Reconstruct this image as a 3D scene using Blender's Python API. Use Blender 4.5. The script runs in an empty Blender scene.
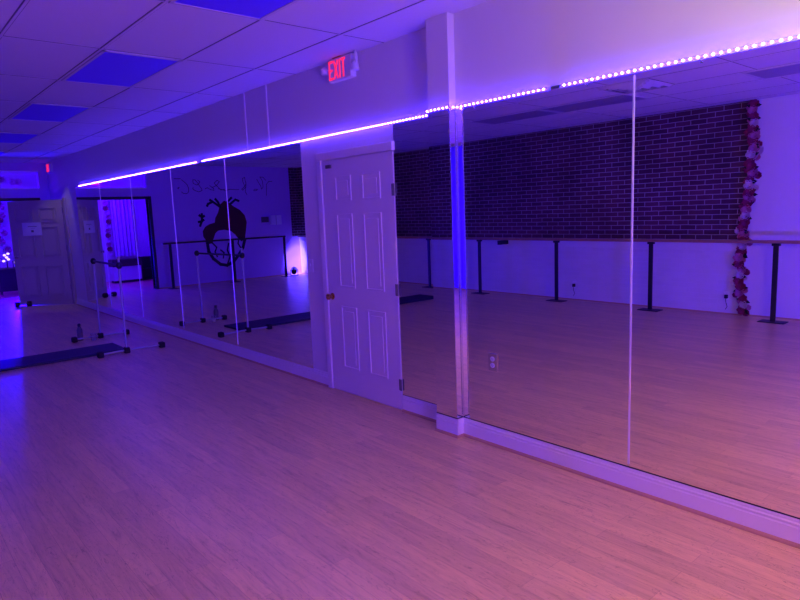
import bpy, bmesh, math, random
from mathutils import Vector, Matrix
random.seed(7)
S = bpy.context.scene
COL = S.collection
PI = math.pi

# ------------------------------------------------------------ camera, world, light, exposure
CAM_H = 1.56
yaw, pitch, roll = 0.71243, 0.14207, -0.03826
fw = Vector((math.sin(yaw)*math.cos(pitch), math.cos(yaw)*math.cos(pitch), -math.sin(pitch)))
rt = Vector((math.cos(yaw), -math.sin(yaw), 0))
up = rt.cross(fw)
r2 = rt*math.cos(roll) + up*math.sin(roll)
u2 = up*math.cos(roll) - rt*math.sin(roll)
cd = bpy.data.cameras.new('camera')
cam = bpy.data.objects.new('camera', cd); COL.objects.link(cam)
cd.sensor_width = 36; cd.lens = 36*622.73/800; cd.clip_start = 0.05; cd.clip_end = 100
mw = Matrix((( r2.x, u2.x, -fw.x, 0), (r2.y, u2.y, -fw.y, 0), (r2.z, u2.z, -fw.z, CAM_H), (0, 0, 0, 1)))
cam.matrix_world = mw
S.camera = cam
w = bpy.data.worlds.new('world'); S.world = w; w.use_nodes = True
w.node_tree.nodes['Background'].inputs[0].default_value = (0.12, 0.03, 0.5, 1)
w.node_tree.nodes['Background'].inputs[1].default_value = 0.02
vs = S.view_settings
S.display_settings.display_device = 'sRGB'
vs.view_transform = 'Standard'; vs.look = 'None'; vs.gamma = 1; vs.exposure = 0.0; vs.use_curve_mapping = False
cy = S.cycles
cy.use_denoising = True
cy.max_bounces = 10; cy.diffuse_bounces = 4; cy.glossy_bounces = 8
cy.caustics_reflective = True; cy.blur_glossy = 0.5
cy.sample_clamp_indirect = 6

# light strengths (all tuned here)
TAPE_COL, TAPE_STR = (0.002, 0.0, 1.0), 76.0
DOT_COL, DOT_STR = (0.32, 0.13, 1.0), 42.0
GLOBE_COL, GLOBE_STR = (1.0, 0.345, 0.08), 73.0
BLUE = (0.05, 0.0, 1.0)
CORNER_PAR_W = 1000.0
WALL_FILL_COL, WALL_FILL_STR = (0.55, 1.0, 0.35), 41.0
WASH_PAR_W = 350.0
ROOM_PAR_W = 1950.0
BACK_PAR_W = 1900.0
BACK_ROOM_W = 170.0
DOOR_FILL_W = 7.0

# ------------------------------------------------------------ materials
def mat(name, color, rough=0.5, metal=0.0, spec=0.5, emit=None, estr=0.0, trans=0.0):
    m = bpy.data.materials.new(name); m.use_nodes = True
    b = m.node_tree.nodes['Principled BSDF']
    b.inputs['Base Color'].default_value = (*color, 1)
    b.inputs['Roughness'].default_value = rough
    b.inputs['Metallic'].default_value = metal
    b.inputs['Specular IOR Level'].default_value = spec
    if trans: b.inputs['Transmission Weight'].default_value = trans
    if emit:
        b.inputs['Emission Color'].default_value = (*emit, 1)
        b.inputs['Emission Strength'].default_value = estr
    return m
def nodes(m): return m.node_tree.nodes, m.node_tree.links, m.node_tree.nodes['Principled BSDF']
def noise_bump(m, scale, strength, dist=0.002, detail=4, colvar=0.0):
    N, L, b = nodes(m)
    tc = N.new('ShaderNodeTexCoord'); nz = N.new('ShaderNodeTexNoise'); bp = N.new('ShaderNodeBump')
    nz.inputs['Scale'].default_value = scale; nz.inputs['Detail'].default_value = detail
    bp.inputs['Strength'].default_value = strength; bp.inputs['Distance'].default_value = dist
    L.new(tc.outputs['Object'], nz.inputs['Vector']); L.new(nz.outputs['Fac'], bp.inputs['Height'])
    L.new(bp.outputs['Normal'], b.inputs['Normal'])
    if colvar:
        base = tuple(b.inputs['Base Color'].default_value)
        mx = N.new('ShaderNodeMix'); mx.data_type = 'RGBA'
        mx.inputs[6].default_value = (*[c*(1-colvar) for c in base[:3]], 1)
        mx.inputs[7].default_value = (*[min(1, c*(1+colvar)) for c in base[:3]], 1)
        L.new(nz.outputs['Fac'], mx.inputs[0]); L.new(mx.outputs[2], b.inputs['Base Color'])
    return m

M = {}
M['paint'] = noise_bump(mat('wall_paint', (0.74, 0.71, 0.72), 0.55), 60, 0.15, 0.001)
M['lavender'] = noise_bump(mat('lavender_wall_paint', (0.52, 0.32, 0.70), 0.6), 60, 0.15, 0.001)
M['paint_white'] = mat('white_gloss_paint', (0.83, 0.81, 0.82), 0.3)
M['doorpaint'] = noise_bump(mat('door_paint', (0.76, 0.73, 0.74), 0.38), 25, 0.08, 0.001)
M['entrydoor'] = noise_bump(mat('grey_beige_door', (0.50, 0.44, 0.40), 0.45), 20, 0.08, 0.001)
M['tile'] = noise_bump(mat('ceiling_tile', (0.72, 0.70, 0.72), 0.9, spec=0.2), 180, 0.5, 0.003, colvar=0.06)
M['tbar'] = mat('ceiling_grid_bar', (0.6, 0.58, 0.6), 0.5)
M['tshade'] = mat('reveal_shadow_line', (0.20, 0.19, 0.20), 0.8)  # shadow line of the tile reveals, put into a dark colour
M['diffuser'] = noise_bump(mat('lens_painted_blue_glow', (0.12, 0.03, 0.98), 0.5), 160, 0.4, 0.002)  # reflected blue glow put into the lens colour
M['diffuser_grey'] = noise_bump(mat('lens_painted_dim', (0.30, 0.26, 0.42), 0.4), 160, 0.4, 0.002)  # darker copy of the same lens, its dim reflection put into the colour
M['mirror'] = mat('mirror_silver', (0.92, 0.92, 0.94), 0.003, 1.0)
M['glass_edge'] = mat('mirror_edge', (0.55, 0.58, 0.62), 0.12, 1.0)
M['chrome'] = mat('chrome', (0.75, 0.75, 0.78), 0.16, 1.0)
M['steel'] = mat('brushed_tube', (0.50, 0.48, 0.52), 0.4, 0.6)
M['seam'] = mat('polished_seam', (0.86, 0.84, 0.88), 0.28, 0.55)
M['brass'] = mat('brass', (0.72, 0.45, 0.16), 0.22, 1.0)
M['black'] = mat('black_powder_coat', (0.012, 0.012, 0.014), 0.45)
M['rubber'] = mat('black_rubber', (0.015, 0.014, 0.016), 0.75)
M['wood_rail'] = noise_bump(mat('wood_rail', (0.42, 0.22, 0.12), 0.4), 30, 0.1, 0.001, colvar=0.15)
M['shoe'] = mat('wood_shoe_moulding', (0.55, 0.34, 0.19), 0.4)
M['matvinyl'] = noise_bump(mat('navy_vinyl', (0.012, 0.014, 0.05), 0.6), 90, 0.2, 0.001)
M['plastic'] = mat('white_plastic', (0.78, 0.77, 0.78), 0.35)
M['greyplastic'] = mat('grey_plastic', (0.12, 0.11, 0.12), 0.4)
M['clear'] = mat('clear_plastic', (0.9, 0.9, 0.95), 0.08, trans=0.92)
M['tape'] = mat('led_tape', (0.5, 0.5, 0.6), 0.4, emit=TAPE_COL, estr=TAPE_STR)
M['diode'] = mat('led_diode', (0.8, 0.8, 0.8), 0.4, emit=DOT_COL, estr=DOT_STR)
M['red_led'] = mat('exit_letter_red', (0.5, 0.02, 0.02), 0.4, emit=(1.0, 0.02, 0.09), estr=1.2)
M['globe'] = mat('globe_glass', (0.9, 0.85, 0.8), 0.4, emit=GLOBE_COL, estr=GLOBE_STR)
M['mural_red'] = mat('mural_dark_red', (0.085, 0.006, 0.012), 0.7)
M['mural_black'] = mat('mural_black', (0.012, 0.010, 0.02), 0.7)
M['script'] = mat('script_paint', (0.10, 0.09, 0.12), 0.7)
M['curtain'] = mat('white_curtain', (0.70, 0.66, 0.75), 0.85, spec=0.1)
M['bluelit_curtain'] = mat('curtain_painted_blue_light', (0.13, 0.04, 0.80), 0.85, spec=0.1)  # blue wash of light put into the fabric colour
M['bench'] = mat('white_vinyl', (0.65, 0.65, 0.7), 0.5)
M['dark_wood'] = noise_bump(mat('dark_wood', (0.035, 0.02, 0.018), 0.45), 12, 0.1, 0.001)
M['paper'] = mat('paper', (0.72, 0.70, 0.74), 0.8)
M['petal_red'] = mat('petal_red', (0.32, 0.02, 0.12), 0.8)
M['petal_pink'] = mat('petal_pink', (0.58, 0.16, 0.38), 0.8)
M['petal_pale'] = mat('petal_pale', (0.66, 0.48, 0.64), 0.8)
M['leaf'] = mat('garland_leaf', (0.012, 0.03, 0.015), 0.6)
M['par_lens'] = mat('blue_lamp_lens', (0.2, 0.2, 0.6), 0.3, emit=(0.08, 0.02, 1.0), estr=20)
M['pink_lens'] = mat('pink_lamp_lens', (0.4, 0.2, 0.4), 0.3, emit=(0.6, 0.4, 1.0), estr=2.2)
M['orange_cap'] = mat('orange_cap', (0.5, 0.13, 0.04), 0.5)

# planked floor: planks run along Y
def floor_mat():
    m = mat('laminate_floor', (0.5, 0.3, 0.2), 0.32, spec=0.5); N, L, b = nodes(m)
    tc = N.new('ShaderNodeTexCoord')
    mp = N.new('ShaderNodeMapping'); mp.inputs['Rotation'].default_value = (0, 0, PI/2)
    L.new(tc.outputs['Object'], mp.inputs['Vector'])
    bk = N.new('ShaderNodeTexBrick')
    bk.offset = 0.37; bk.inputs['Scale'].default_value = 1
    bk.inputs['Brick Width'].default_value = 1.1; bk.inputs['Row Height'].default_value = 0.095
    bk.inputs['Mortar Size'].default_value = 0.0009; bk.inputs['Mortar Smooth'].default_value = 0.3
    bk.inputs['Color1'].default_value = (0.90, 0.70, 0.29, 1); bk.inputs['Color2'].default_value = (0.76, 0.58, 0.255, 1)
    bk.inputs['Mortar'].default_value = (0.52, 0.36, 0.18, 1)
    L.new(mp.outputs['Vector'], bk.inputs['Vector'])
    m2 = N.new('ShaderNodeMapping'); m2.inputs['Scale'].default_value = (20, 1.7, 1)
    L.new(tc.outputs['Object'], m2.inputs['Vector'])
    nz = N.new('ShaderNodeTexNoise'); nz.inputs['Scale'].default_value = 1.6; nz.inputs['Detail'].default_value = 8
    nz.inputs['Roughness'].default_value = 0.65; nz.inputs['Distortion'].default_value = 1.2
    L.new(m2.outputs['Vector'], nz.inputs['Vector'])
    cr = N.new('ShaderNodeValToRGB')
    e = cr.color_ramp.elements; e[0].position = 0.27; e[0].color = (0.66, 0.62, 0.60, 1); e[1].position = 0.60; e[1].color = (1.04, 1.03, 1.02, 1)
    x = e.new(0.42); x.color = (0.91, 0.90, 0.89, 1)
    L.new(nz.outputs['Fac'], cr.inputs['Fac'])
    # short dark figure marks
    m3 = N.new('ShaderNodeMapping'); m3.inputs['Scale'].default_value = (8, 1.5, 1)
    L.new(tc.outputs['Object'], m3.inputs['Vector'])
    n3 = N.new('ShaderNodeTexNoise'); n3.inputs['Scale'].default_value = 2.3; n3.inputs['Detail'].default_value = 5; n3.inputs['Distortion'].default_value = 2.5
    L.new(m3.outputs['Vector'], n3.inputs['Vector'])
    c3 = N.new('ShaderNodeValToRGB'); e = c3.color_ramp.elements
    e[0].position = 0.493; e[0].color = (1, 1, 1, 1); e[1].position = 0.507; e[1].color = (1, 1, 1, 1)
    x = e.new(0.5); x.color = (0.35, 0.28, 0.30, 1)
    L.new(n3.outputs['Fac'], c3.inputs['Fac'])
    mu = N.new('ShaderNodeMix'); mu.data_type = 'RGBA'; mu.blend_type = 'MULTIPLY'; mu.inputs[0].default_value = 1
    L.new(bk.outputs['Color'], mu.inputs[6]); L.new(cr.outputs['Color'], mu.inputs[7])
    mu2 = N.new('ShaderNodeMix'); mu2.data_type = 'RGBA'; mu2.blend_type = 'MULTIPLY'; mu2.inputs[0].default_value = 0.8
    L.new(mu.outputs[2], mu2.inputs[6]); L.new(c3.outputs['Color'], mu2.inputs[7])
    L.new(mu2.outputs[2], b.inputs['Base Color'])
    bp = N.new('ShaderNodeBump'); bp.inputs['Strength'].default_value = 0.15; bp.inputs['Distance'].default_value = 0.001
    L.new(nz.outputs['Fac'], bp.inputs['Height']); L.new(bp.outputs['Normal'], b.inputs['Normal'])
    return m
M['floor'] = floor_mat()

def brick_mat(name, c1, c2, mortar, bump, rough=0.85, plane='YZ', mottle=0.7):
    m = mat(name, c1, rough, spec=0.25); N, L, b = nodes(m)
    tc = N.new('ShaderNodeTexCoord'); sp = N.new('ShaderNodeSeparateXYZ'); cb = N.new('ShaderNodeCombineXYZ')
    L.new(tc.outputs['Object'], sp.inputs[0])
    L.new(sp.outputs['Y' if plane == 'YZ' else 'X'], cb.inputs['X']); L.new(sp.outputs['Z'], cb.inputs['Y'])
    bk = N.new('ShaderNodeTexBrick'); bk.offset = 0.5
    bk.inputs['Scale'].default_value = 1; bk.inputs['Brick Width'].default_value = 0.215; bk.inputs['Row Height'].default_value = 0.0677
    bk.inputs['Mortar Size'].default_value = 0.0052; bk.inputs['Mortar Smooth'].default_value = 0.25; bk.inputs['Bias'].default_value = -0.1
    bk.inputs['Color1'].default_value = (*c1, 1); bk.inputs['Color2'].default_value = (*c2, 1); bk.inputs['Mortar'].default_value = (*mortar, 1)
    nz = N.new('ShaderNodeTexNoise'); nz.inputs['Scale'].default_value = 9; nz.inputs['Detail'].default_value = 6
    L.new(tc.outputs['Object'], nz.inputs['Vector'])
    # slightly irregular joints
    vm = N.new('ShaderNodeVectorMath'); vm.operation = 'MULTIPLY_ADD'
    vm.inputs[1].default_value = (0.010, 0.010, 0); L.new(nz.outputs['Color'], vm.inputs[0]); L.new(cb.outputs[0], vm.inputs[2])
    L.new(vm.outputs[0], bk.inputs['Vector'])
    n2 = N.new('ShaderNodeTexNoise'); n2.inputs['Scale'].default_value = 1.3; n2.inputs['Detail'].default_value = 5
    L.new(tc.outputs['Object'], n2.inputs['Vector'])
    mx = N.new('ShaderNodeMix'); mx.data_type = 'RGBA'; mx.blend_type = 'MULTIPLY'; mx.inputs[0].default_value = mottle
    cr = N.new('ShaderNodeValToRGB'); e = cr.color_ramp.elements
    e[0].position = 0.35; e[0].color = (0.55, 0.55, 0.55, 1); e[1].position = 0.65; e[1].color = (1.25, 1.25, 1.25, 1)
    L.new(n2.outputs['Fac'], cr.inputs['Fac'])
    L.new(bk.outputs['Color'], mx.inputs[6]); L.new(cr.outputs['Color'], mx.inputs[7]); L.new(mx.outputs[2], b.inputs['Base Color'])
    sub = N.new('ShaderNodeMath'); sub.operation = 'SUBTRACT'; sub.inputs[0].default_value = 1; L.new(bk.outputs['Fac'], sub.inputs[1])
    ad = N.new('ShaderNodeMath'); ad.operation = 'MULTIPLY_ADD'; ad.inputs[1].default_value = 0.5
    L.new(nz.outputs['Fac'], ad.inputs[0]); L.new(sub.outputs[0], ad.inputs[2])
    bp = N.new('ShaderNodeBump'); bp.inputs['Strength'].default_value = bump; bp.inputs['Distance'].default_value = 0.008
    L.new(ad.outputs[0], bp.inputs['Height']); L.new(bp.outputs['Normal'], b.inputs['Normal'])
    return m
M['brick'] = brick_mat('old_brick', (0.135, 0.05, 0.075), (0.075, 0.032, 0.05), (0.42, 0.30, 0.36), 0.8)
M['brick_x'] = brick_mat('old_brick_end', (0.135, 0.05, 0.075), (0.075, 0.032, 0.05), (0.42, 0.30, 0.36), 0.8, plane='XZ')
M['wbrick'] = brick_mat('painted_brick', (0.74, 0.71, 0.72), (0.70, 0.67, 0.69), (0.74, 0.71, 0.74), 0.45, 0.5, mottle=0.12)

# ------------------------------------------------------------ mesh helpers
class B:
    def __init__(s): s.bm = bmesh.new()
    def box(s, x0, x1, y0, y1, z0, z1, rot=None, piv=None):
        v = [s.bm.verts.new((x, y, z)) for x in (x0, x1) for y in (y0, y1) for z in (z0, z1)]
        for f in ((0,1,3,2), (4,6,7,5), (0,4,5,1), (2,3,7,6), (0,2,6,4), (1,5,7,3)): s.bm.faces.new([v[i] for i in f])
        if rot is not None: bmesh.ops.rotate(s.bm, verts=v, cent=piv or (0,0,0), matrix=rot)
        return s
    def tube(s, pts, r, n=12, cap=True):
        pts = [Vector(p) for p in pts]; rings = []
        rr = r if isinstance(r, (list, tuple)) else [r]*len(pts)
        a = None
        for i, p in enumerate(pts):
            d = (pts[min(i+1, len(pts)-1)] - pts[max(i-1, 0)]).normalized()
            if a is None:
                h = Vector((0,0,1)) if abs(d.z) < 0.9 else Vector((1,0,0)); a = d.cross(h).normalized()
            else: a = (a - d*a.dot(d)).normalized()
            b = d.cross(a)
            rings.append([s.bm.verts.new(p + (a*math.cos(t)+b*math.sin(t))*rr[i]) for t in [2*PI*k/n for k in range(n)]])
        for q in range(len(rings)-1):
            for k in range(n): s.bm.faces.new((rings[q][k], rings[q][(k+1)%n], rings[q+1][(k+1)%n], rings[q+1][k]))
        if cap: s.bm.faces.new(rings[0][::-1]); s.bm.faces.new(rings[-1])
        return s
    def lathe(s, prof, c=(0,0,0), axis='Z', n=20):
        c = Vector(c); rings = []
        for r, h in prof:
            ring = []
            for k in range(n):
                t = 2*PI*k/n; u, v = max(r, 1e-4)*math.cos(t), max(r, 1e-4)*math.sin(t)
                q = {'Z': (u, v, h), 'X': (h, u, v), 'Y': (v, h, u)}[axis]
                ring.append(s.bm.verts.new(c + Vector(q)))
            rings.append(ring)
        for q in range(len(rings)-1):
            for k in range(n): s.bm.faces.new((rings[q][k], rings[q][(k+1)%n], rings[q+1][(k+1)%n], rings[q+1][k]))
        s.bm.faces.new(rings[0][::-1]); s.bm.faces.new(rings[-1])
        return s
    def ball(s, c, r, sc=(1,1,1), n=12):
        m = Matrix.Translation(c) @ Matrix.Diagonal((*sc, 1))
        bmesh.ops.create_uvsphere(s.bm, u_segments=n, v_segments=max(6, n//2), radius=r, matrix=m); return s
    def prism(s, poly, f, t0, t1):      # poly in 2-D, f(a, b, t) -> xyz
        lo = [s.bm.verts.new(f(a, b, t0)) for a, b in poly]; hi = [s.bm.verts.new(f(a, b, t1)) for a, b in poly]
        s.bm.faces.new(lo[::-1]); s.bm.faces.new(hi); n = len(poly)
        for i in range(n): s.bm.faces.new((lo[i], lo[(i+1)%n], hi[(i+1)%n], hi[i]))
        return s
    def ribbon(s, pts, wd, f, t0, t1):
        for i in range(len(pts)-1):
            a, b = Vector(pts[i]), Vector(pts[i+1]); d = (b-a)
            if d.length < 1e-6: continue
            d.normalize(); n = Vector((-d.y, d.x))*wd/2; e = d*wd*0.35
            s.prism([tuple(a-e-n), tuple(b+e-n), tuple(b+e+n), tuple(a-e+n)], f, t0, t1)
        return s
    def done(s, name, m, parent=None, loc=None, bevel=0.0, smooth=False, seg=2):
        bmesh.ops.recalc_face_normals(s.bm, faces=s.bm.faces)
        me = bpy.data.meshes.new(name); s.bm.to_mesh(me); s.bm.free()
        me.materials.append(m if not isinstance(m, str) else M[m])
        if smooth:
            for p in me.polygons: p.use_smooth = True
        o = bpy.data.objects.new(name, me); COL.objects.link(o)
        if parent: o.parent = parent
        if loc: o.location = loc
        if bevel:
            md = o.modifiers.new('bevel', 'BEVEL'); md.width = bevel; md.segments = seg; md.limit_method = 'ANGLE'
        if smooth:
            md = o.modifiers.new('es', 'EDGE_SPLIT'); md.split_angle = math.radians(40)
        return o
def tag(o, label=None, cat=None, group=None, kind=None):
    if label: o['label'] = label
    if cat: o['category'] = cat
    if group: o['group'] = group
    if kind: o['kind'] = kind
    return o
def thing(name, label, cat, loc=(0,0,0), rz=0, group=None):
    o = bpy.data.objects.new(name, None); COL.objects.link(o)
    o.location = loc; o.rotation_euler = (0, 0, rz); o.empty_display_size = 0.1
    return tag(o, label, cat, group)
def struct(name, b, m, **k):
    o = b.done(name, m, **k); o['kind'] = 'structure'; return o
def copy_tree(o, parent=None):
    c = o.copy(); COL.objects.link(c)
    if parent: c.parent = parent
    for ch in list(o.children): copy_tree(ch, c)
    return c
def lamp(name, kind, parent, loc, energy, color, **kw):
    d = bpy.data.lights.new(name, kind); d.energy = energy; d.color = color
    for k, v in kw.items(): setattr(d, k, v)
    o = bpy.data.objects.new(name, d); COL.objects.link(o); o.parent = parent; o.location = loc
    return o

# ------------------------------------------------------------ dimensions
XR, XL, XO = 3.030, 3.095, -2.80     # mirror wall (near part), mirror wall (far part), opposite wall
YF, YN = 14.35, -3.3                 # far wall, near wall
PX, PY0, PY1 = 2.972, 2.885, 3.08     # pillar face and its two sides
C = 2.785                            # ceiling
ZL = 2.205                           # led tape
BY1 = 17.4                           # back room's end
OX0, OX1, OZ = 1.13, 2.86, 2.05      # opening in the far wall
TX0, TX1, TZ0, TZ1 = 1.13, 2.93, 2.27, 2.63   # transom opening

# ------------------------------------------------------------ structure
struct('floor', B().box(XO-.3, XL+.5, YN-.2, BY1+.2, -.1, 0), 'floor')
struct('ceiling', B().box(XO-.3, XL+.5, YN-.2, YF+.15, C, C+.1), 'tile')
g = B(); gg = B()
gx = [2.71, 2.10, 1.49, 0.873, 0.263, -0.13, -0.74, -1.35, -1.96, -2.57]
gy = [2.44+1.22*k for k in range(-4, 10)]
for x in gx:
    g.box(x-.008, x+.008, YN, YF, C-.005, C)
    gg.box(x+.008, x+.013, YN, YF, C-.002, C); gg.box(x-.016, x-.008, YN, YF, C-.002, C)
for y in gy: g.box(XO, XL, y-.005, y+.005, C-.003, C); gg.box(XO, XL, y-.012, y-.005, C-.002, C)
struct('trim_1', g, 'tile'); struct('trim_2', gg, 'tshade')  # second mesh: dark strips standing in for shadow beside the bars
struct('wall_right', B().box(XR, XL+.3, YN, PY0, 0, C).box(PX, XL+.3, PY0, PY1, 0, C).box(XL, XL+.3, PY1, YF, 0, C), 'paint', bevel=.002)
wf = B()
for a in ((XO-.3, OX0, 0, C), (OX1, XL+.3, 0, TZ0), (OX0, OX1, OZ+.03, TZ0), (OX0, XL+.3, TZ1, C), (TX1, XL+.3, TZ0, TZ1)):
    wf.box(a[0], a[1], YF, YF+.15, a[2], a[3])
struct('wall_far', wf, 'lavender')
struct('wall_left', B().box(XO-.3, XO, YN, YF, 0, C), 'paint')
struct('wall_near', B().box(XO-.3, XR+.3, YN-.2, YN, 0, C), 'paint')
# exposed brick above the ledge on the left wall, painted brick below
o = struct('wall_left_brick', B().box(XO, XO+.03, 3.22, YF, 1.0, C), 'brick')
o = struct('wall_far_brick', B().box(XO, -2.54, YF-.03, YF, 1.0, C), 'brick_x')
struct('wall_left_dado', B().box(XO, XO+.035, 3.22, YF, 0, .86), 'wbrick')
struct('trim_3', B().box(XO, XO+.055, 3.22, YF, .86, 1.0), 'paint', bevel=.006)
# the opening's black frame
fr = B().box(OX0-.07, OX0, YF-.02, YF+.16, 0, OZ+.045).box(OX1, OX1+.05, YF-.02, YF+.16, 0, OZ+.045).box(OX0-.07, OX1+.05, YF-.02, YF+.16, OZ-.015, OZ+.045)
struct('door_2', fr, 'black', bevel=.004)
struct('window_1', B().box(TX0, TX1, YF+.06, YF+.066, TZ0, TZ1), 'clear')
struct('trim_4', B().box(TX0, TX1, YF, YF+.02, TZ0, TZ0+.015).box(TX0, TX1, YF, YF+.02, TZ1-.015, TZ1), 'paint_white')
# back room
struct('wall_back_room', B().box(-.6, 4.0, BY1, BY1+.15, 0, C+.1).box(-.75, -.6, YF+.15, BY1+.15, 0, C+.1).box(3.6, 3.75, YF+.15, BY1+.15, 0, C+.1), 'paint')
struct('ceiling_back_room', B().box(-.75, 3.75, YF+.15, BY1+.15, C, C+.1), 'tile')

def baseboard(name, side_x, y0, y1, shoe=True):
    # profile in (depth from wall, z)
    prof = [(0, 0), (.014, 0), (.014, .086), (.009, .092), (.009, .096), (.0135, .101), (.0135, .106), (.008, .111), (.008, .116), (.010, .122), (.006, .129), (0, .130)]
    b = B().prism(prof, lambda d, z, t: (side_x-d, t, z), y0, y1)
    return b
bb = baseboard('x', XR, YN, PY0)
struct('baseboard_right', bb, 'paint_white')
bb = baseboard('x', PX, PY0-.014, PY1)
bb.box(PX-.004, XR, PY0-.014, PY0, 0, .128)
struct('baseboard_pillar', bb, 'paint_white')
bb = baseboard('x', XL, PY1, 3.582); struct('baseboard_recess', bb, 'paint_white')
bb = baseboard('x', XL, 4.60, YF); struct('baseboard_far_right', bb, 'paint_white')
sh = B()
for x, y0, y1 in ((XR-.014, YN, PY0-.014), (PX-.014, PY0-.024, PY1+.01), (XL-.014, PY1, 3.582), (XL-.014, 4.60, YF)):
    sh.prism([(0, 0), (.012, 0), (.010, .010), (.005, .016), (0, .018)], lambda d, z, t, x=x: (x-d, t, z), y0, y1)
sh.box(PX-.02, XR-.014, PY0-.026, PY0-.014, 0, .017)
struct('trim_5', sh, 'shoe')
struct('baseboard_left', B().box(XO+.035, XO+.047, 3.22, YF, 0, .02).box(XO, XO+.012, YN, 3.22, 0, .02), 'shoe')
struct('baseboard_far', B().box(XO, OX0-.07, YF-.012, YF, 0, .02), 'shoe')

# ------------------------------------------------------------ closed six-panel door between the mirrors
DX = XL
dr = thing('door_1', None, None, (DX, 3.592, 0)); dr['kind'] = 'structure'
B().box(-.012, .02, 0, .933, .015, 2.0).done('door_leaf', 'doorpaint', dr, bevel=.002)
for y0, y1, z0, z1 in ((.17,.37,1.675,1.85), (.545,.735,1.675,1.85), (.17,.37,.95,1.54), (.545,.735,.95,1.54), (.17,.37,.245,.757), (.545,.735,.245,.757)):
    b = B()
    w_ = .014
    for a in ((y0-w_, y1+w_, z0-w_, z0), (y0-w_, y1+w_, z1, z1+w_), (y0-w_, y0, z0, z1), (y1, y1+w_, z0, z1)):
        b.box(-.019, -.010, *a)
    b.box(-.0165, -.010, y0+.028, y1-.028, z0+.028, z1-.028)
    b.done('door_panel', 'doorpaint', dr, bevel=.0015)
kb = B().lathe([(.030, -.012), (.030, -.018), (.012, -.022), (.010, -.040), (.022, -.046), (.028, -.058), (.026, -.068), (.012, -.074), (.001, -.075)], (0, .872, .845), 'X').done('door_knob', 'brass', dr, smooth=True)
for z in (.21, .96, 1.72):
    B().tube([(-.018, -.004, z-.045), (-.018, -.004, z+.045)], .007, 8).box(-.014, -.010, -.002, .025, z-.045, z+.045).done('hinge', 'greyplastic', dr)
B().box(-.030, -.012, .79, .86, 1.935, 1.965).done('latch_bracket', 'greyplastic', dr, bevel=.003)
B().box(-.022, .0, .938, 1.003, 0, 2.008).box(-.022, 0, -.006, 1.003, 2.0085, 2.075).done('door_casing', 'paint_white', dr, bevel=.005)

# ------------------------------------------------------------ wall mirrors
MT = .006
def mirror_panel(x, y0, y1, z0, z1, label, axis='Y'):
    t = thing('wall_mirror', label, 'mirror', (x, (y0+y1)/2, z0), 0, 'frameless mirror panels along the wall')
    h = (y1-y0)/2
    B().box(-MT, -.0002, -h+.0015, h-.0015, 0, z1-z0).done('mirror_glass', 'mirror', t)
    return t
ZM = 2.195
for y0, y1, lab in ((-2.94, -1.41, 'tall frameless mirror panel at the near end of the wall behind the viewer'),
                    (-1.41, .12, 'tall frameless mirror panel beside the viewer, next to the near-end one'),
                    (.12, 1.65, 'tall frameless mirror panel at the right edge of the photo reflecting the flower garland'),
                    (1.65, PY0-.002, 'wide mirror panel right of the pillar with an electric outlet cut into it')):
    mirror_panel(XR, y0, y1, .1355, ZM, lab)
mirror_panel(PX, PY0, PY1, .1355, ZM, 'narrow mirror strip on the front face of the pillar')
mirror_panel(XL, PY1+.001, 3.585, .135, ZM, 'mirror panel in the recess between white door and pillar')
t = thing('wall_mirror', 'very narrow mirror sliver on the side of the pillar glowing blue', 'mirror', ((PX+XR)/2, PY0, .1355), 0, 'frameless mirror panels along the wall')
B().box(PX-(PX+XR)/2-.005, XR-MT-(PX+XR)/2-.001, -MT, -.0002, 0, ZM-.1355).done('mirror_glass', 'mirror', t)
ys = [4.85, 6.375, 7.90, 9.42, 10.93, 12.37]
labs = ['mirror panel nearest the white door, reflecting the wall thermostat and lit corner lamp', 'mirror panel reflecting the dark red heart mural, second from the white door',
        'third mirror panel from the white door, behind the nearer portable barre', 'fourth mirror panel from the white door, showing blue curtains reflected',
        'farthest mirror panel, next to the open beige door and reflecting it']
for i in range(5): mirror_panel(XL, ys[i], ys[i+1], .122, ZM, labs[i])
# polished seams between the panels
for i, (x, y) in enumerate([(XR-MT, 1.65), (XR-MT, .12), (XR-MT, -1.41)] + [(XL-MT, v) for v in ys[1:5]]):
    o = B().box(-.005, .002, -.0045 if i < 3 else -.0025, .0045 if i < 3 else .0025, .15, ZM-.01).done('mirror_seam_strip', 'seam', None, (x, y, 0), bevel=.0015)
    tag(o, ['shiny metal seam strip right of the outlet between the two largest mirrors', 'shiny seam strip beside the viewer, beyond the right edge', 'shiny seam strip behind the viewer near the end wall',
            'thin seam line crossing the reflected heart mural', 'thin seam line left of the reflected heart mural', 'thin seam line crossing the reflected blue curtain', 'thin seam line beside the reflected beige door'][i], 'seam strip', 'seam strips between the mirrors')
# edge trims on the pillar corner
o = B().box(PX-.011, PX-.006, PY0-.010, PY0-.002, .15, ZM).done('corner_trim', 'chrome', bevel=.001)
tag(o, 'thin vertical chrome trim on the outer corner of the mirrored pillar', 'trim strip')
o = B().box(XR-.012, XR-.005, PY0-.014, PY0-.007, .15, ZM).done('corner_trim', 'chrome', bevel=.001)
tag(o, 'thin vertical chrome trim in the inner corner where pillar meets wall mirror', 'trim strip')

struct('trim_7', B().box(XR-.009, XR, YN, PY0-.008, .1305, .1350).box(PX-.009, PX, PY0-.008, PY1, .1305, .1350).box(XL-.006, XL, PY1, 3.585, .1305, .135).box(PX-.003, XR-.010, PY0-.008, PY0, .1305, .1350), 'black')
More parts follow.
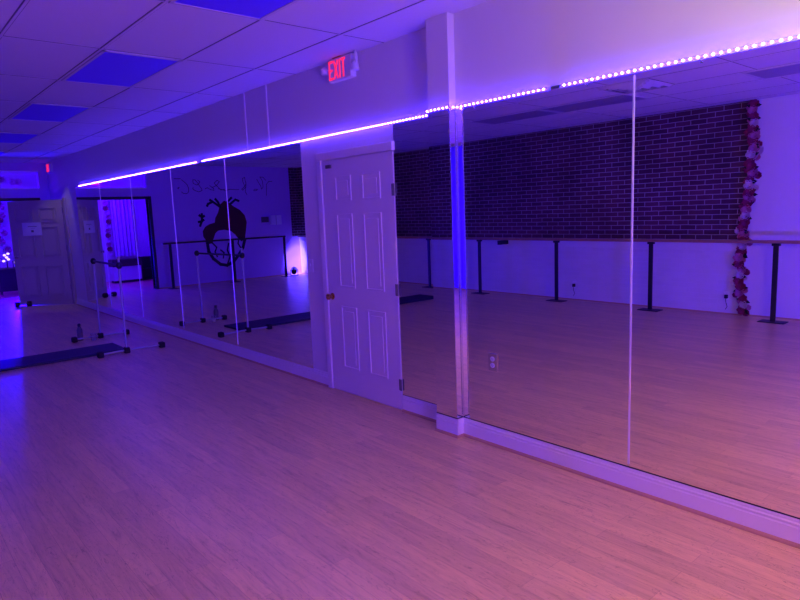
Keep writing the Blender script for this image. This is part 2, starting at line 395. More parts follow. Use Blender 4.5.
# ------------------------------------------------------------ led tapes
def led_strip(path, label, spacing, near):
    t = thing('led_strip', label, 'light strip', path[0], 0, 'glowing led strips along the mirror tops')
    o0 = Vector(path[0]); b = B(); pts = []
    for i in range(len(path)-1):
        a, c = Vector(path[i])-o0, Vector(path[i+1])-o0; d = c-a; L = d.length; u = d.normalized()
        nrm = Vector((-1, 0, 0)) if abs(u.y) > .5 else Vector((0, -1, 0))
        hw = Vector((0, 0, .005)); th = nrm*.0025; e = u*.003
        vs_ = [b.bm.verts.new(p) for p in (a-e-hw-th, a-e+hw-th, a-e+hw+th, a-e-hw+th, c+e-hw-th, c+e+hw-th, c+e+hw+th, c+e-hw+th)]
        for f in ((0,1,2,3), (4,7,6,5), (0,4,5,1), (1,5,6,2), (2,6,7,3), (3,7,4,0)): b.bm.faces.new([vs_[q] for q in f])
        n = max(1, int(L/spacing))
        for k in range(n): pts.append((a + u*(k+.5)*L/n + nrm*.005, nrm))
    b.done('led_tape', 'tape', t)
    pts.sort(key=lambda p: (p[0]+o0-Vector((0, 1.2 if near else 0, 0))).length if near else (p[0]+o0).length)
    db = B().ball((0,0,0), .0062, (1,1,1), 8); first = db.done('diode', 'diode', t, smooth=True); first.modifiers.clear(); first.location = pts[0][0]
    for p, nrm in pts[1:100]:
        c = first.copy(); COL.objects.link(c); c.parent = t; c.location = p
    if len(pts) > 100:
        rb = B()
        for p, nrm in pts[100:]: rb.ball(p, .0062, (1,1,1), 6)
        r = rb.done('diodes', 'diode', t); r['kind'] = 'stuff'
    return t
xl, xr, xp = XL-.012, XR-.012, PX-.012
led_strip([(xr, 2.07, ZL), (xr, YN+.1, ZL)], 'led strip with separate bright dots running off the right edge of the photo', .034, True)
led_strip([(xr, 2.17, ZL), (xr, PY0-.012, ZL), (xp, PY0-.012, ZL), (xp, PY1+.012, ZL), (xl, PY1+.012, ZL), (xl, 6.92, ZL)], 'led strip bending around the pillar and passing above the white door', .034, False)
led_strip([(xl, 7.06, ZL), (xl, 12.1, ZL)], 'led strip at the far left, a continuous glowing line ending near the open door', .034, False)
# clear joint clip in the gap between strips and small clips under the tape
o = B().box(-.004, 0, -.028, .028, -.008, .008).tube([(-.006, -.02, -.006), (-.006, .02, .006)], .002, 6).done('strip_connector', 'clear', None, (XR, 2.12, ZL)); tag(o, 'small clear connector in the gap of the dotted light strip right of pillar', 'connector')
o = B().box(-.004, 0, -.04, .04, -.006, .006).done('strip_connector', 'clear', None, (XL, 6.99, ZL)); tag(o, 'small clear connector in the gap of the far left light strip', 'connector')
clips = []
for x, y, lab in ((XR, 1.32, 'right of tall seam'), (XR, 1.92, 'left of tall seam'), (XR, 2.72, 'by the pillar')):
    o = B().box(-.009, 0, -.006, .006, -.012, .002).box(-.012, -.006, -.004, .004, -.016, -.008).done('mirror_clip', 'clear', None, (x, y, ZL-.012), bevel=.001)
    tag(o, 'small clear mirror clip under the light strip, ' + lab, 'clip', 'clear clips under the light strip')
# two vertical raceways up the wall above the far mirrors
for y, lab in ((5.84, 'left one of two thin white cord covers from ceiling to light strip'), (5.40, 'right one of two thin white cord covers from ceiling to light strip')):
    o = B().box(-.010, 0, -.011, .011, ZL+.012, C).done('cord_cover', 'paint_white', None, (XL, y, 0), bevel=.003); tag(o, lab, 'cord cover', 'cord covers on the wall')

# painted outlines on the far wall, (x, z) in metres
HEART = [(-0.578, 1.874), (-0.689, 1.967), (-0.807, 1.917), (-0.939, 1.817), (-1.093, 1.732), (-1.209, 1.597), (-1.25, 1.43), (-1.216, 1.233), (-1.168, 1.003), (-1.067, 0.959), (-0.951, 1.082), (-0.919, 1.133), (-0.82, 1.22), (-0.648, 1.267), (-0.474, 1.253), (-0.401, 1.192), (-0.338, 1.051), (-0.313, 0.957), (-0.211, 0.947), (-0.166, 1.014), (-0.093, 1.129), (-0.087, 1.256), (-0.163, 1.363), (-0.285, 1.421), (-0.406, 1.448), (-0.432, 1.559), (-0.511, 1.684)]
RING = [(-0.18, 0.981), (-0.196, 0.772), (-0.299, 0.587), (-0.475, 0.433), (-0.646, 0.396), (-0.83, 0.479), (-0.987, 0.649), (-1.102, 0.808), (-1.168, 1.003)]
VEINS = [[(-0.573, 1.81), (-0.538, 1.922), (-0.47, 2.009)], [(-0.541, 1.843), (-0.397, 1.947), (-0.275, 1.896), (-0.248, 1.85)], [(-0.397, 1.947), (-0.333, 1.99)], [(-0.755, 1.918), (-0.887, 2.035)], [(-0.846, 1.884), (-0.989, 1.988), (-1.075, 1.954)], [(-0.099, 1.665), (-0.092, 1.508), (-0.035, 1.385)], [(-0.037, 1.636), (-0.099, 1.587), (-0.154, 1.616)], [(-0.007, 1.48), (-0.084, 1.493), (-0.133, 1.522)], [(-0.313, 0.957), (-0.407, 0.854), (-0.356, 0.744), (-0.405, 0.628)], [(-0.504, 0.783), (-0.585, 0.712), (-0.557, 0.583)], [(-0.725, 0.931), (-0.677, 0.771), (-0.734, 0.602), (-0.647, 0.412)], [(-1.022, 1.078), (-0.973, 0.915), (-1.052, 0.778)]]
TEXT = [[(0.494, 2.486), (0.345, 2.487)], [(0.321, 2.461), (0.263, 2.418), (0.197, 2.35), (0.169, 2.264), (0.176, 2.186), (0.225, 2.143), (0.304, 2.153), (0.346, 2.187)], [(0.435, 2.273), (0.389, 2.29), (0.419, 2.256)], [(-0.011, 2.462), (0.052, 2.462), (0.05, 2.384), (-0.037, 2.341), (-0.076, 2.367), (-0.011, 2.453)], [(-0.066, 2.454), (-0.118, 2.419), (-0.076, 2.358), (-0.141, 2.262), (-0.156, 2.218), (-0.079, 2.184), (0.011, 2.21), (0.07, 2.254), (0.058, 2.289)], [(-0.233, 2.253), (-0.291, 2.279), (-0.363, 2.234), (-0.456, 2.216), (-0.441, 2.269), (-0.352, 2.331)], [(-0.404, 2.278), (-0.523, 2.331), (-0.607, 2.42), (-0.552, 2.455), (-0.47, 2.384), (-0.558, 2.295), (-0.629, 2.223), (-0.727, 2.237)], [(-0.571, 2.254), (-0.673, 2.228), (-0.756, 2.208), (-0.864, 2.239), (-1.014, 2.226), (-1.101, 2.231)], [(-1.312, 2.399), (-1.284, 2.33), (-1.212, 2.26), (-1.178, 2.237), (-1.208, 2.211), (-1.28, 2.28), (-1.225, 2.419), (-1.221, 2.498), (-1.278, 2.528), (-1.309, 2.359), (-1.272, 2.181), (-1.31, 2.1)], [(-1.497, 2.209), (-1.545, 2.235), (-1.612, 2.234), (-1.587, 2.202), (-1.519, 2.199)], [(-1.609, 2.48), (-1.669, 2.379), (-1.71, 2.319), (-1.727, 2.237), (-1.777, 2.288), (-1.765, 2.44), (-1.705, 2.541), (-1.795, 2.531), (-1.859, 2.46)], [(-1.853, 2.073), (-1.865, 2.237), (-1.875, 2.359), (-1.95, 2.43), (-2.043, 2.43)]]

# ------------------------------------------------------------ exit signs
def glyph_boxes(ch, y, w_, h):
    s = .20*h if ch != 'I' else .2*h
    f = []
    if ch == 'E': f = [((0,0),(0,1)), ((0,0),(1,0)), ((0,.5),(.85,.5)), ((0,1),(1,1))]
    if ch == 'X': f = [((0,0),(1,1)), ((0,1),(1,0))]
    if ch == 'I': f = [((.5,0),(.5,1))]
    if ch == 'T': f = [((.5,0),(.5,1)), ((0,1),(1,1))]
    return [((y-a[0]*w_, a[1]*h), (y-b_[0]*w_, b_[1]*h)) for a, b_ in f]
def exit_sign(loc, label, heads=True, rz=0):
    t = thing('exit_sign', label, 'exit sign', loc, rz)
    B().box(-.050, 0, -.155, .155, -.088, .088).done('housing', 'plastic', t, bevel=.008)
    b = B()
    for ch, y in (('E', .135), ('X', .070), ('I', .006), ('T', -.030)):
        wd = .045 if ch != 'I' else .02
        for p, q in glyph_boxes(ch, y, wd, .128): b.ribbon([p, q], .017, lambda a, c, d: (d, a, c-.064), -.0525, -.049)
    b.done('exit_letters', 'red_led', t)
    if heads:
        for s, y in ((1, .185), (-1, -.165)):
            h = B()
            if s > 0: h.tube([(-.03, y-.02, .02), (-.04, y+.02, .035)], .008, 8).lathe([(.012, 0), (.034, -.02), (.036, -.05), (.03, -.055)], (-.045, y+.03, .045), 'Z', 16)
            else:
                h.tube([(-.03, -.12, .10), (-.045, -.16, .115), (-.055, -.21, .10), (-.06, -.235, .06), (-.055, -.235, .02), (-.05, -.215, -.03)], .009, 8)
                h.lathe([(.010, .03), (.028, .01), (.034, -.03), (.03, -.04)], (-.052, -.205, -.01), 'Z', 16)
                h.box(-.062, -.050, -.16, -.11, -.085, .02)
            h.done('lamp_head', 'plastic', t, smooth=True)
        B().box(-.055, -.005, -.02, .09, .088, C-loc[2]).done('canopy', 'orange_cap', t, bevel=.005)
    return t
exit_sign((XL, 4.15, 2.692), 'red lit exit sign with emergency lamp heads above the white door')
exit_sign((XL, 14.0, 2.66), 'small distant red exit sign in the far corner above the open beige door', False)

# ------------------------------------------------------------ ceiling lights and vent
def ceiling_light(x0, x1, y0, y1, label, lens='diffuser', grp='unlit ceiling light panels with blue glow painted in'):
    t = thing('ceiling_light', label, 'ceiling light', ((x0+x1)/2, (y0+y1)/2, C), 0, grp)
    a, b_ = (x1-x0)/2-.012, (y1-y0)/2-.010
    f = B()
    for q in ((-a, a, -b_, -b_+.022), (-a, a, b_-.022, b_), (-a, -a+.022, -b_, b_), (a-.022, a, -b_, b_)): f.box(*q, -.010, .0)
    f.done('fixture_frame', 'tbar', t)
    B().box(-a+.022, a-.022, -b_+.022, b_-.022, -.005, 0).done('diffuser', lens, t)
    return t
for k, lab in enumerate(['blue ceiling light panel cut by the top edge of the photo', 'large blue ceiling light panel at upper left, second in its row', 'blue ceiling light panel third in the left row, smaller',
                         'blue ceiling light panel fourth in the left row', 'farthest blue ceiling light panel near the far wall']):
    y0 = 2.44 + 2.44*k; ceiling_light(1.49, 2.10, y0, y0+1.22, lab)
for y0, lab in ((1.22, 'ceiling light panel seen reflected at the upper right corner of the mirror'), (3.66, 'ceiling light panel reflected left of the ceiling vent in the big mirror'), (4.88, 'ceiling light panel reflected next to the pillar, end to end with another'), (8.54, 'ceiling light panel over the middle of the brick wall')):
    ceiling_light(-1.35, -.74, y0+.15, y0+1.37, lab, 'diffuser_grey', 'unlit grey ceiling light panels')
t = thing('ceiling_vent', 'square four-way air vent in the ceiling, seen reflected by the tall mirror seam', 'vent', (-.435, 3.52, C))
B().box(-.29, .29, -.29, .29, -.004, 0).done('vent_back', 'black', t)
for i, r in enumerate((.285, .210, .135, .065)):
    b = B()
    z0 = -.010-.006*i
    for sx in (1, -1):
        b.prism([(r, -.004), (r-.038, z0-.016), (r-.038, z0-.012), (r, .0)], lambda a, z, s_, sx=sx: (sx*a, s_*(1), z), -r, r)
        b.prism([(r, -.004), (r-.038, z0-.016), (r-.038, z0-.012), (r, .0)], lambda a, z, s_, sx=sx: (s_, sx*a, z), -r, r)
    b.done('vent_louver', 'tbar', t)

# ------------------------------------------------------------ opposite wall: ballet barre
t = thing('ballet_barre', 'long wooden wall barre on black posts, reflected along the brick wall', 'barre', (XO+.3, 3.0, 0))
BZ = 1.005
B().tube([(0, -3.6, BZ), (0, 0, BZ), (0, 11.0, BZ)], .021, 12).done('rail', 'wood_rail', t, smooth=True)
for y in (-1.84, -.24, 1.37, 2.97, 4.63, 6.1, 7.7, 9.3):
    p = B().box(-.012, .012, -.030, .030, 0, BZ-.02).done('post', 'black', t, (0, y, 0), bevel=.003)
    B().box(-.09, .09, -.15, .15, 0, .010).done('foot_plate', 'black', p, bevel=.002)
    B().box(-.026, .026, -.045, .045, BZ-.05, BZ-.018).box(-.027, -.021, -.045, .045, BZ-.05, BZ+.012).done('saddle', 'black', p, bevel=.002)
B().box(-.27, -.0, -.025, .025, .90, .975).done('wall_bracket', 'black', t, (0, 4.18, 0), bevel=.004)

# far wall barre
t = thing('ballet_barre', 'short black barre across the far wall, reflected in front of the heart mural', 'barre', (0, YF-.3, 0))
B().tube([(1.0, .0, 1.03), (-2.09, -.1, 1.03)], .021, 12).done('rail', 'dark_wood', t, smooth=True)
for x, y in ((.84, 0), (-.66, -.05), (-2.05, -.1)):
    p = B().box(-.030, .030, -.012, .012, 0, 1.01).done('post', 'black', t, (x, y, 0), bevel=.003)
    B().box(-.095, .095, -.10, .10, 0, .010).done('foot_plate', 'black', p, bevel=.002)

# ------------------------------------------------------------ garland
def flower(parent, p, r, m, seed):
    rnd = random.Random(seed); b = B(); p = Vector(p)
    for ring, (n, rad, tilt, sz) in enumerate(((7, .62, .25, .55), (6, .40, .6, .45), (4, .18, 1.0, .32))):
        for k in range(n):
            a = 2*PI*k/n + ring*.5 + rnd.uniform(-.2, .2)
            u = Vector((0, math.cos(a), math.sin(a))); c = u*r*rad + Vector((r*.25*ring, 0, 0))
            n3 = (u*math.sin(tilt*.8) * -1 + Vector((1, 0, 0))*math.cos(tilt*.8)).normalized(); v = n3.cross(u).normalized(); uu = v.cross(n3)
            s = r*sz*rnd.uniform(.85, 1.15); N_ = 7
            vs0 = []
            for q in range(N_):
                t_ = 2*PI*q/N_; wob = 1+.12*math.sin(3*t_+a)
                vs0.append(b.bm.verts.new(c + uu*math.cos(t_)*s*wob + v*math.sin(t_)*s*wob*.9 + n3*(.22*s*math.cos(t_))))
            ctr = b.bm.verts.new(c - n3*.15*s); back = b.bm.verts.new(c - n3*.30*s)
            for q in range(N_):
                b.bm.faces.new((ctr, vs0[q], vs0[(q+1)%N_])); b.bm.faces.new((back, vs0[(q+1)%N_], vs0[q]))
    b.ball((r*.55, 0, 0), r*.16, (1,1,1), 6)
    return b.done('flower', m, parent, tuple(p))
def leaf(parent, p, L_, ang, m, seed):
    rnd = random.Random(seed); b = B(); u = Vector((rnd.uniform(.0, .5), math.cos(ang), math.sin(ang))).normalized(); n3 = Vector((1, 0, 0)); v = n3.cross(u).normalized()
    mid = [b.bm.verts.new(u*L_*t + Vector((.012*math.sin(PI*t), 0, 0))) for t in (0, .35, .7, 1)]
    bk = [b.bm.verts.new(u*L_*t + Vector((.012*math.sin(PI*t)-.002, 0, 0))) for t in (.35, .7)]
    lf = [b.bm.verts.new(u*L_*t + v*L_*wd) for t, wd in ((.3, .24), (.65, .2))]; rg = [b.bm.verts.new(u*L_*t - v*L_*wd) for t, wd in ((.3, .24), (.65, .2))]
    for side in (lf, rg):
        for mm_ in (mid, [mid[0], bk[0], bk[1], mid[3]]):
            b.bm.faces.new((mm_[0], mm_[1], side[0])); b.bm.faces.new((mm_[1], mm_[2], side[1], side[0])); b.bm.faces.new((mm_[2], mm_[3], side[1]))
    bm_ = b.bm; bmesh.ops.remove_doubles(bm_, verts=bm_.verts, dist=1e-6)
    return b.done('leaf', m, parent, tuple(p))
g1 = thing('flower_garland', 'hanging garland of red, pink and pale flowers from ceiling to floor at the brick edge', 'garland', (XO+.045, 3.20, 0))
B().tube([(0, .02*math.sin(z*2.3), z) for z in [2.76-.138*k for k in range(20)]], .006, 6).done('vine_stem', 'leaf', g1)
rnd = random.Random(3)
seq = ['petal_red', 'petal_pink', 'petal_red', 'petal_pale', 'petal_red', 'petal_pink', 'petal_red', 'petal_pink', 'petal_pale', 'petal_red']
z = 2.73; k = 0
while z > .05:
    y = .05*math.sin(z*2.1) + rnd.uniform(-.025, .025)
    r = rnd.uniform(.050, .070); m = seq[k % 10]
    flower(g1, (.02+rnd.uniform(0, .02), y, z), r, m, k)
    sd = rnd.choice((-1, 1))
    flower(g1, (.008, y+sd*rnd.uniform(.040, .058), z-.035), r*.72, rnd.choice(seq), 100+k)
    if k % 2 == 0: leaf(g1, (.015, y, z-.04), .10, PI*rnd.choice((0, 1)) + rnd.uniform(-.5, .5), 'leaf', k); leaf(g1, (.012, y, z-.02), .095, PI + rnd.uniform(-.5, .6), 'leaf', 50+k)
    z -= .078; k += 1

# ------------------------------------------------------------ outlets, switch, thermostat
def outlet(loc, label, rz=0, plate='plastic', cord=False):
    t = thing('wall_outlet', label, 'outlet', loc, rz)
    B().box(-.006, 0, -.036, .036, -.058, .058).done('cover_plate', plate, t, bevel=.003)
    for z in (.021, -.021):
        r = B().lathe([(.0165, -.006), (.0165, -.0085), (.001, -.0086)], (0, 0, z), 'X', 16).done('receptacle', 'plastic', t)
        B().box(-.0092, -.0084, -.0075, -.0050, z-.003, z+.006).box(-.0092, -.0084, .0050, .0075, z-.003, z+.006).ball((-.0088, 0, z-.008), .0022, (1,1,1), 6).done('slot', 'black', r)
    if cord:
        B().box(-.045, -.006, -.02, .02, -.04, .01).done('plug', 'black', t, bevel=.004)
        B().tube([(-.04, 0, -.035), (-.05, .01, -.09), (-.03, .02, -.15), (-.04, 0, -.19)], .004, 6).done('cord', 'black', t)
    return t
outlet((XR-MT, 2.60, .566), 'electric outlet with a shiny plate cut into the big mirror', plate='chrome')
outlet((XO+.035, 5.80, .26), 'wall outlet with dark plug low on the white painted brick, reflected between two posts', PI, cord=True)
outlet((XO+.035, 3.42, .26), 'wall outlet with cord beside the flower garland near the floor', PI, cord=True)
t = thing('light_switch', 'white toggle light switch on the wall left of the white door', 'light switch', (XL, 4.80, 1.10))
B().box(-.006, 0, -.036, .036, -.058, .058).done('switch_plate', 'plastic', t, bevel=.003); B().box(-.016, -.005, -.005, .005, -.004, .014).done('toggle', 'plastic', t, bevel=.001)
o = B().box(-.10, .10, -.03, 0, -.07, .07).box(-.06, .0, -.034, -.03, -.045, .045).done('thermostat', 'greyplastic', None, (-1.76, YF, 1.47), bevel=.005); tag(o, 'dark square thermostat on the far wall, reflected left of a white box', 'thermostat')
t = thing('control_box', 'white wall box with two panels on the far wall, reflected right of the dark thermostat', 'wall box', (-2.05, YF, 1.45))
B().box(-.17, .14, -.05, 0, -.12, .12).done('box_body', 'plastic', t, bevel=.005); B().box(-.015, -.005, -.053, -.05, -.12, .12).done('box_seam', 'greyplastic', t)

# ------------------------------------------------------------ mural and script on the far wall
F0 = lambda a, b_, d: (a, -d, b_)
F = lambda a, b_, d: (a, YF-.0008-d, b_)
mu = thing('heart_mural', 'large dark red anatomical heart painted on the far wall, seen in the left mirrors', 'wall painting', (0, YF-.001, 0))
B().prism(HEART, F0, 0, .002).done('heart_body', 'mural_red', mu)
b = B().ribbon(RING, .075, F0, .0005, .003); b.done('heart_outline', 'mural_black', mu)
b = B()
for v in VEINS[:8]: b.ribbon(v, .055, F0, .0005, .0025)
b.done('vessel', 'mural_black', mu)
b = B()
for v in VEINS[8:]: b.ribbon(v, .035, F0, .0005, .0025)
b.done('inner_lines', 'mural_black', mu)
b = B()
for v in TEXT: b.ribbon(v, .015, F, .0005, .0025)
o = b.done('wall_lettering', 'script'); tag(o, 'line of thin dark handwritten script on the far wall above the heart mural', 'lettering')

# ------------------------------------------------------------ open beige door near the far corner
HX, HY = 3.055, 13.28; EX, EY = 2.29, 14.03
ang = math.atan2(EY-HY, EX-HX); LW = math.hypot(EX-HX, EY-HY)
t = thing('open_door', 'open beige six-panel door with a paper notice in the far corner', 'door', (HX, HY, 0), ang)
# local x runs from hinge to free edge; the face towards the camera is +y
B().box(0, LW, -.02, .02, .008, 2.02).done('door_leaf', 'entrydoor', t, bevel=.002)
for x0, x1, z0, z1 in ((.14,.45,1.62,1.86), (.62,.93,1.62,1.86), (.14,.45,.95,1.50), (.62,.93,.95,1.50), (.14,.45,.2,.76), (.62,.93,.2,.76)):
    b = B()
    for a in ((x0-.016, x1+.016, z0-.016, z0), (x0-.016, x1+.016, z1, z1+.016), (x0-.016, x0, z0, z1), (x1, x1+.016, z0, z1)): b.box(a[0], a[1], .018, .046, a[2], a[3])
    b.box(x0+.04, x1-.04, .018, .032, z0+.03, z1-.03); b.done('door_panel', 'entrydoor', t, bevel=.003)
B().lathe([(.03, .02), (.012, .03), (.012, .05), (.028, .06), (.028, .075), (.005, .085)], (LW-.07, 0, .95), 'Y', 14).done('door_knob', 'chrome', t, smooth=True)
for z in (.35, 1.1, 1.82): B().tube([(-.008, .024, z-.05), (-.008, .024, z+.05)], .009, 8).done('hinge', 'chrome', t)
o = B().box(-.19, .19, .0475, .0495, -.125, .125).done('paper_notice', 'paper', None, (HX+.62*math.cos(ang), HY+.62*math.sin(ang), 1.48)); o.rotation_euler = (0, 0, ang)
tag(o, 'white paper notice taped on the open beige door', 'notice')
B().box(-.10, .08, .0497, .0505, .045, .055).box(-.06, .02, .0497, .0505, .015, .02).box(-.03, .02, .0497, .0505, -.06, -.02).done('notice_print', 'greyplastic', o)
struct('trim_6', B().box(XL-.035, XL, HY-.16, HY-.005, 0, 2.05), 'entrydoor', bevel=.004)
# dumbbell holding the door
t = thing('dumbbell', 'black dumbbell on the floor holding the open door', 'dumbbell', (2.30, 13.78, 0), -.3)
B().tube([(-.09, 0, .05), (.09, 0, .05)], .014, 10).done('grip', 'steel', t)
for s in (-1, 1): B().lathe([(.045, s*.06), (.052, s*.07), (.052, s*.13), (.045, s*.14)], (0, 0, .052), 'X', 6 if False else 12).done('weight', 'black', t)

# ------------------------------------------------------------ portable barres, mat, small things
t = thing('portable_barre', 'freestanding portable ballet barre with silver posts and black feet by the far mirrors', 'barre', (2.33, 8.34, 0))
posts = ((-.04, -.65), (.03, .66))
for (x, y), yl, yr, xl_, xr_ in ((posts[0], -.79, -.81, -.32, .43), (posts[1], .43, .37, -.35, .35)):
    top = 1.15 if y < 0 else 1.06
    p = B().tube([(x, y, .03), (x+.01, y, top)], .0135, 12).done('post', 'steel', t, smooth=True)
    B().ball((x+.01, y, 1.05), .036, (1,1,1.2), 10).done('clamp', 'black', p)
    B().tube([(x+xl_*.9, y-.03, .035), (x, y, .035), (x+xr_*.9, y-.03, .035)], .011, 10).done('foot_bar', 'steel', t, smooth=True)
    for q in (x+xl_*.95, x, x+xr_*.95):
        B().box(q-.032, q+.032, y-(.07 if q != x else .04), y+(.01 if q != x else .04), 0, .07).done('rubber_foot', 'rubber', t, bevel=.012)
B().tube([(posts[0][0]+.01, posts[0][1], 1.05), (posts[1][0]+.01, posts[1][1], 1.05)], .014, 12).done('rail', 'black', t, smooth=True)
o = B().box(-1.93, 1.93, -.27, .27, 0, .028).done('exercise_mat', 'matvinyl', None, (.40, 8.09, .001), bevel=.008); o.rotation_euler = (0, 0, .0)
tag(o, 'long dark navy floor mat lying across the wooden floor', 'mat')
t = thing('water_bottle', 'dark plastic water bottle standing by the portable barre foot', 'bottle', (2.12, 9.05, 0))
B().lathe([(.034, 0), (.036, .01), (.036, .14), (.022, .18), (.018, .19)]).done('bottle_body', 'greyplastic', t, smooth=True); B().lathe([(.02, .19), (.02, .225), (.01, .23)]).done('bottle_cap', 'black', t, smooth=True)
t = thing('drinking_glass', 'small clear tumbler glinting on the floor beyond the mat', 'glass', (2.24, 8.87, 0))
B().lathe([(.030, 0), (.038, .10), (.034, .10), (.027, .008)]).done('glass_body', 'clear', t, smooth=True); B().lathe([(.026, .01), (.030, .06)]).done('glass_contents', 'plastic', t, smooth=True)

# ------------------------------------------------------------ stage lights on the floor
def par_light(loc, rz, tilt, label, watts, color, spot=1.9, lens='par_lens', name='par_light'):
    t = thing(name, label, 'stage light', loc, rz)
    T = Matrix.Rotation(tilt, 4, 'X')
    def fit(b): bmesh.ops.transform(b.bm, matrix=Matrix.Translation((0, 0, .13)) @ T, verts=b.bm.verts); return b
    fit(B().lathe([(.045, -.09), (.07, -.085), (.075, -.02), (.078, .07), (.070, .07), (.066, .045)], (0,0,0), 'Y', 20)).done('lamp_can', 'black', t, smooth=True)
    fit(B().lathe([(.064, .046), (.060, .052), (.001, .054)], (0,0,0), 'Y', 20)).done('lens', lens, t, smooth=True)
    B().box(-.10, -.085, -.02, .02, 0, .16).box(.085, .10, -.02, .02, 0, .16).box(-.10, .10, -.09, .09, 0, .012).done('bracket', 'black', t, bevel=.003)
    o = lamp('par_beam', 'SPOT', t, (0, 0, 0), watts, color, spot_size=spot, spot_blend=1.0, shadow_soft_size=.05)
    o.matrix_local = Matrix.Translation((0, 0, .13)) @ T @ Matrix.Translation((0, .065, 0)) @ Matrix.Rotation(PI/2, 4, 'X')
    return t
par_light((-2.30, 13.97, 0), .60, .33, 'small black stage light on the floor making a bright glow in the far corner', CORNER_PAR_W, (.10, .07, 1.0), spot=1.8)
par_light((-1.0, -2.35, 0), PI/2, .70, 'black stage light on the floor behind the viewer washing the curtain blue', WASH_PAR_W, (.06, .0, 1.0), spot=2.2)

par_light((.3, -2.85, 0), .25, .16, 'blue stage light on the floor behind the viewer aimed down the room', ROOM_PAR_W, (.015, .0, 1.0), spot=2.15)
# curtain behind the viewer, blue light put into its fabric colour
def curtain(name, label, p0, p1, z0, z1, folds, amp, m='curtain', cat='curtain', group=None):
    p0, p1 = Vector(p0), Vector(p1); d = p1-p0; L_ = d.length; u = d/L_; n = Vector((-u.y, u.x, 0)); b = B()
    K = folds*8; cols = []
    for i in range(K+1):
        s = i/K; off = amp*math.sin(2*PI*folds*s) + amp*.4*math.sin(2*PI*folds*.37*s+1)
        p = u*(s*L_) + n*off
        cols.append([b.bm.verts.new((p.x+n.x*th, p.y+n.y*th, z)) for th in (-.003, .003) for z in (z0, (z0+z1)/2, z1)])
    for i in range(K):
        a, c = cols[i], cols[i+1]
        for q in (0, 1): b.bm.faces.new((a[q], c[q], c[q+1], a[q+1])); b.bm.faces.new((a[q+3], a[q+4], c[q+4], c[q+3]))
        b.bm.faces.new((a[0], a[3], c[3], c[0])); b.bm.faces.new((a[2], c[2], c[5], a[5]))
    for e in (cols[0], cols[-1]): b.bm.faces.new((e[0], e[1], e[4], e[3])); b.bm.faces.new((e[1], e[2], e[5], e[4]))
    o = b.done(name, m, None, (p0.x, p0.y, 0), smooth=True); return tag(o, label, cat, group)
curtain('curtain', 'floor length curtain with blue light painted in, behind the viewer, a sliver in the pillar mirror', (XO+.14, -3.1, 0), (XO+.14, -1.55, 0), .03, 2.72, 8, .035, m='bluelit_curtain')

# globe floor lamp behind the viewer: the room's warm light
t = thing('globe_floor_lamp', 'floor lamp with a warm white globe to the right of the viewer', 'floor lamp', (1.85, 0.0, 0))
B().lathe([(.15, 0), (.15, .015), (.03, .03), (.012, .04)]).done('base', 'black', t, smooth=True)
B().tube([(0, 0, .03), (0, 0, 1.61)], .011, 10).done('pole', 'black', t)
B().ball((0, 0, 1.75), .15, (1,1,1), 24).done('globe', 'globe', t, smooth=True)

# added swivel head, a made-up fill light for the near mirror wall
B().lathe([(.018, -.05), (.05, -.03), (.065, .05), (.058, .05), (.045, -.02)], (.07, 0, 1.98), 'Y', 16).done('lamp_head', 'black', t, smooth=True)
o = lamp('wall_fill_light', 'SPOT', t, (.07, .06, 1.98), WALL_FILL_STR, WALL_FILL_COL, spot_size=2.2, spot_blend=1.0, shadow_soft_size=.04)
o.rotation_euler = Vector((-1.15, -.45, -.35)).to_track_quat('Z', 'Y').to_euler()

# ------------------------------------------------------------ back room behind the opening
curtain('curtain', 'pleated curtain glowing blue in the back room, reflected beyond the open door', (1.13, 17.1, 0), (.56, 17.1, 0), .66, 2.25, 6, .035)
t = thing('string_curtain', 'hanging string fringe at the left end of the blue curtain in the back room', 'curtain', (.40, 17.0, 0))
for i in range(9):
    B().box(-.009, .009, -.006, .006, .62, 2.25).done('fringe_strand', 'curtain', t, (-.14+.035*i, .01*math.sin(i*2), 0))
B().tube([(-.18, 0, 2.26), (.18, 0, 2.26)], .01, 8).done('fringe_rod', 'black', t)
t = thing('storage_shelf', 'dark shelf unit below the string fringe in the back room', 'shelf', (.38, 16.9, 0))
B().box(-.22, .22, .18, .2, 0, .62).box(-.22, -.2, -.15, .2, 0, .62).box(.2, .22, -.15, .2, 0, .62).done('shelf_case', 'dark_wood', t)
for z in (.02, .3, .6): B().box(-.22, .22, -.15, .2, z, z+.02).done('shelf_board', 'dark_wood', t)
t = thing('bench', 'white panelled bench front glowing blue below the curtain in the back room', 'bench', (1.0, 16.8, 0))
B().box(-.36, .34, -.12, .2, .06, .42).done('bench_body', 'bench', t, bevel=.01); B().box(-.37, .35, -.15, .22, .42, .60).done('bench_top', 'dark_wood', t, bevel=.01); B().box(-.34, .32, -.10, .18, 0, .06).done('plinth', 'black', t)
g2 = thing('flower_garland', 'flower garland hanging beside the blue curtain in the back room', 'garland', (1.27, 17.0, 0), -PI/2)
B().tube([(0, 0, 2.3), (0, 0, .7)], .006, 6).done('vine_stem', 'leaf', g2)
for i in range(14): flower(g2, (.02, rnd.uniform(-.04, .04), 2.25-.115*i), .065, ['petal_red', 'petal_pale', 'petal_pink'][i % 3], 300+i)
g3 = thing('flower_garland', 'wide swag of pink flowers seen through the transom window', 'garland', (2.15, 17.2, 2.60), -PI/2)
B().tube([(0, -.95+.19*k, .03*math.sin(k*1.3)) for k in range(11)], .006, 6).done('vine_stem', 'leaf', g3)
for i in range(17): flower(g3, (.02, -.95+.117*i, .03*math.sin(i*1.1)), .075, ['petal_pink', 'petal_red', 'petal_pale', 'petal_pink'][i % 4], 400+i)
t = thing('side_table', 'dark table in the back room holding glowing lights', 'table', (2.75, 16.7, 0))
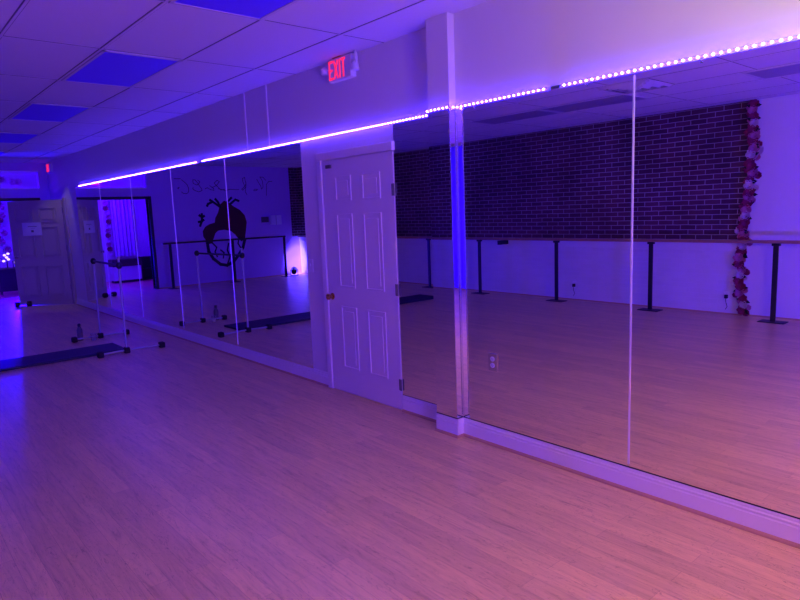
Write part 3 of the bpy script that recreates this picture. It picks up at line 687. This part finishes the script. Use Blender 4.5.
B().box(-.42, .42, -.25, .25, .56, .60).done('table_top', 'dark_wood', t, bevel=.004)
for sx in (-.39, .39):
    for sy in (-.22, .22): B().box(sx-.02, sx+.02, sy-.02, sy+.02, 0, .56).done('leg', 'dark_wood', t)
B().box(-.38, .38, .15, .17, .05, .56).done('back_panel', 'dark_wood', t)
par_light((2.76, 16.62, .60), PI-.17, -.02, 'glowing white stage light at the right end of the dark table in the back room', BACK_PAR_W, (.006, .0, 1.0), spot=1.7, lens='pink_lens')
t = thing('table_lamp', 'small lamp of glowing pinkish blooms on the dark table in the back room', 'lamp', (2.55, 16.62, .60))
B().lathe([(.05, 0), (.05, .01), (.012, .02), (.010, .16)], n=14).done('lamp_stand', 'black', t, smooth=True)
for dx, dy, dz in ((-.06, 0, .17), (.04, .02, .20), (0, -.03, .25), (-.03, .02, .30), (.04, 0, .33)): B().ball((dx, dy, dz), .032, (1, 1, .8), 10).done('glowing_bloom', 'pink_lens', t, smooth=True)
g4 = thing('flower_garland', 'garland of pink flowers on the back room wall above the table', 'garland', (2.62, 17.3, 0), -PI/2)
B().tube([(0, 0, 2.25), (0, 0, .95)], .006, 6).done('vine_stem', 'leaf', g4)
for i in range(13): flower(g4, (.02, rnd.uniform(-.12, .12), 2.2-.1*i), .07, ['petal_pink', 'petal_red', 'petal_pink', 'petal_pale'][i % 4], 500+i)
# made-up ceiling fill light, added to brighten the open door
t = thing('door_fill_spotlight', 'tiny added ceiling fill light over the open beige door', 'ceiling spotlight', (2.62, 12.75, C))
B().lathe([(.035, 0), (.038, -.006), (.03, -.008), (.028, -.002)], n=16).done('spot_ring', 'paint_white', t, smooth=True)
o = lamp('door_fill_light', 'SPOT', t, (0, 0, -.012), DOOR_FILL_W, (1.0, .72, .42), spot_size=1.1, spot_blend=.8, shadow_soft_size=.02)
o.rotation_euler = Vector((-.40, -.62, 2.0)).to_track_quat('Z', 'Y').to_euler()
t = thing('ceiling_lamp', 'round blue ceiling lamp inside the back room', 'ceiling lamp', (1.7, 16.1, C))
B().lathe([(.16, 0), (.16, -.03), (.14, -.06), (.001, -.075)]).done('lamp_bowl', 'par_lens', t, smooth=True)
lamp('lamp_light', 'POINT', t, (0, 0, -.22), BACK_ROOM_W, (.06, .0, 1.0), shadow_soft_size=.12)
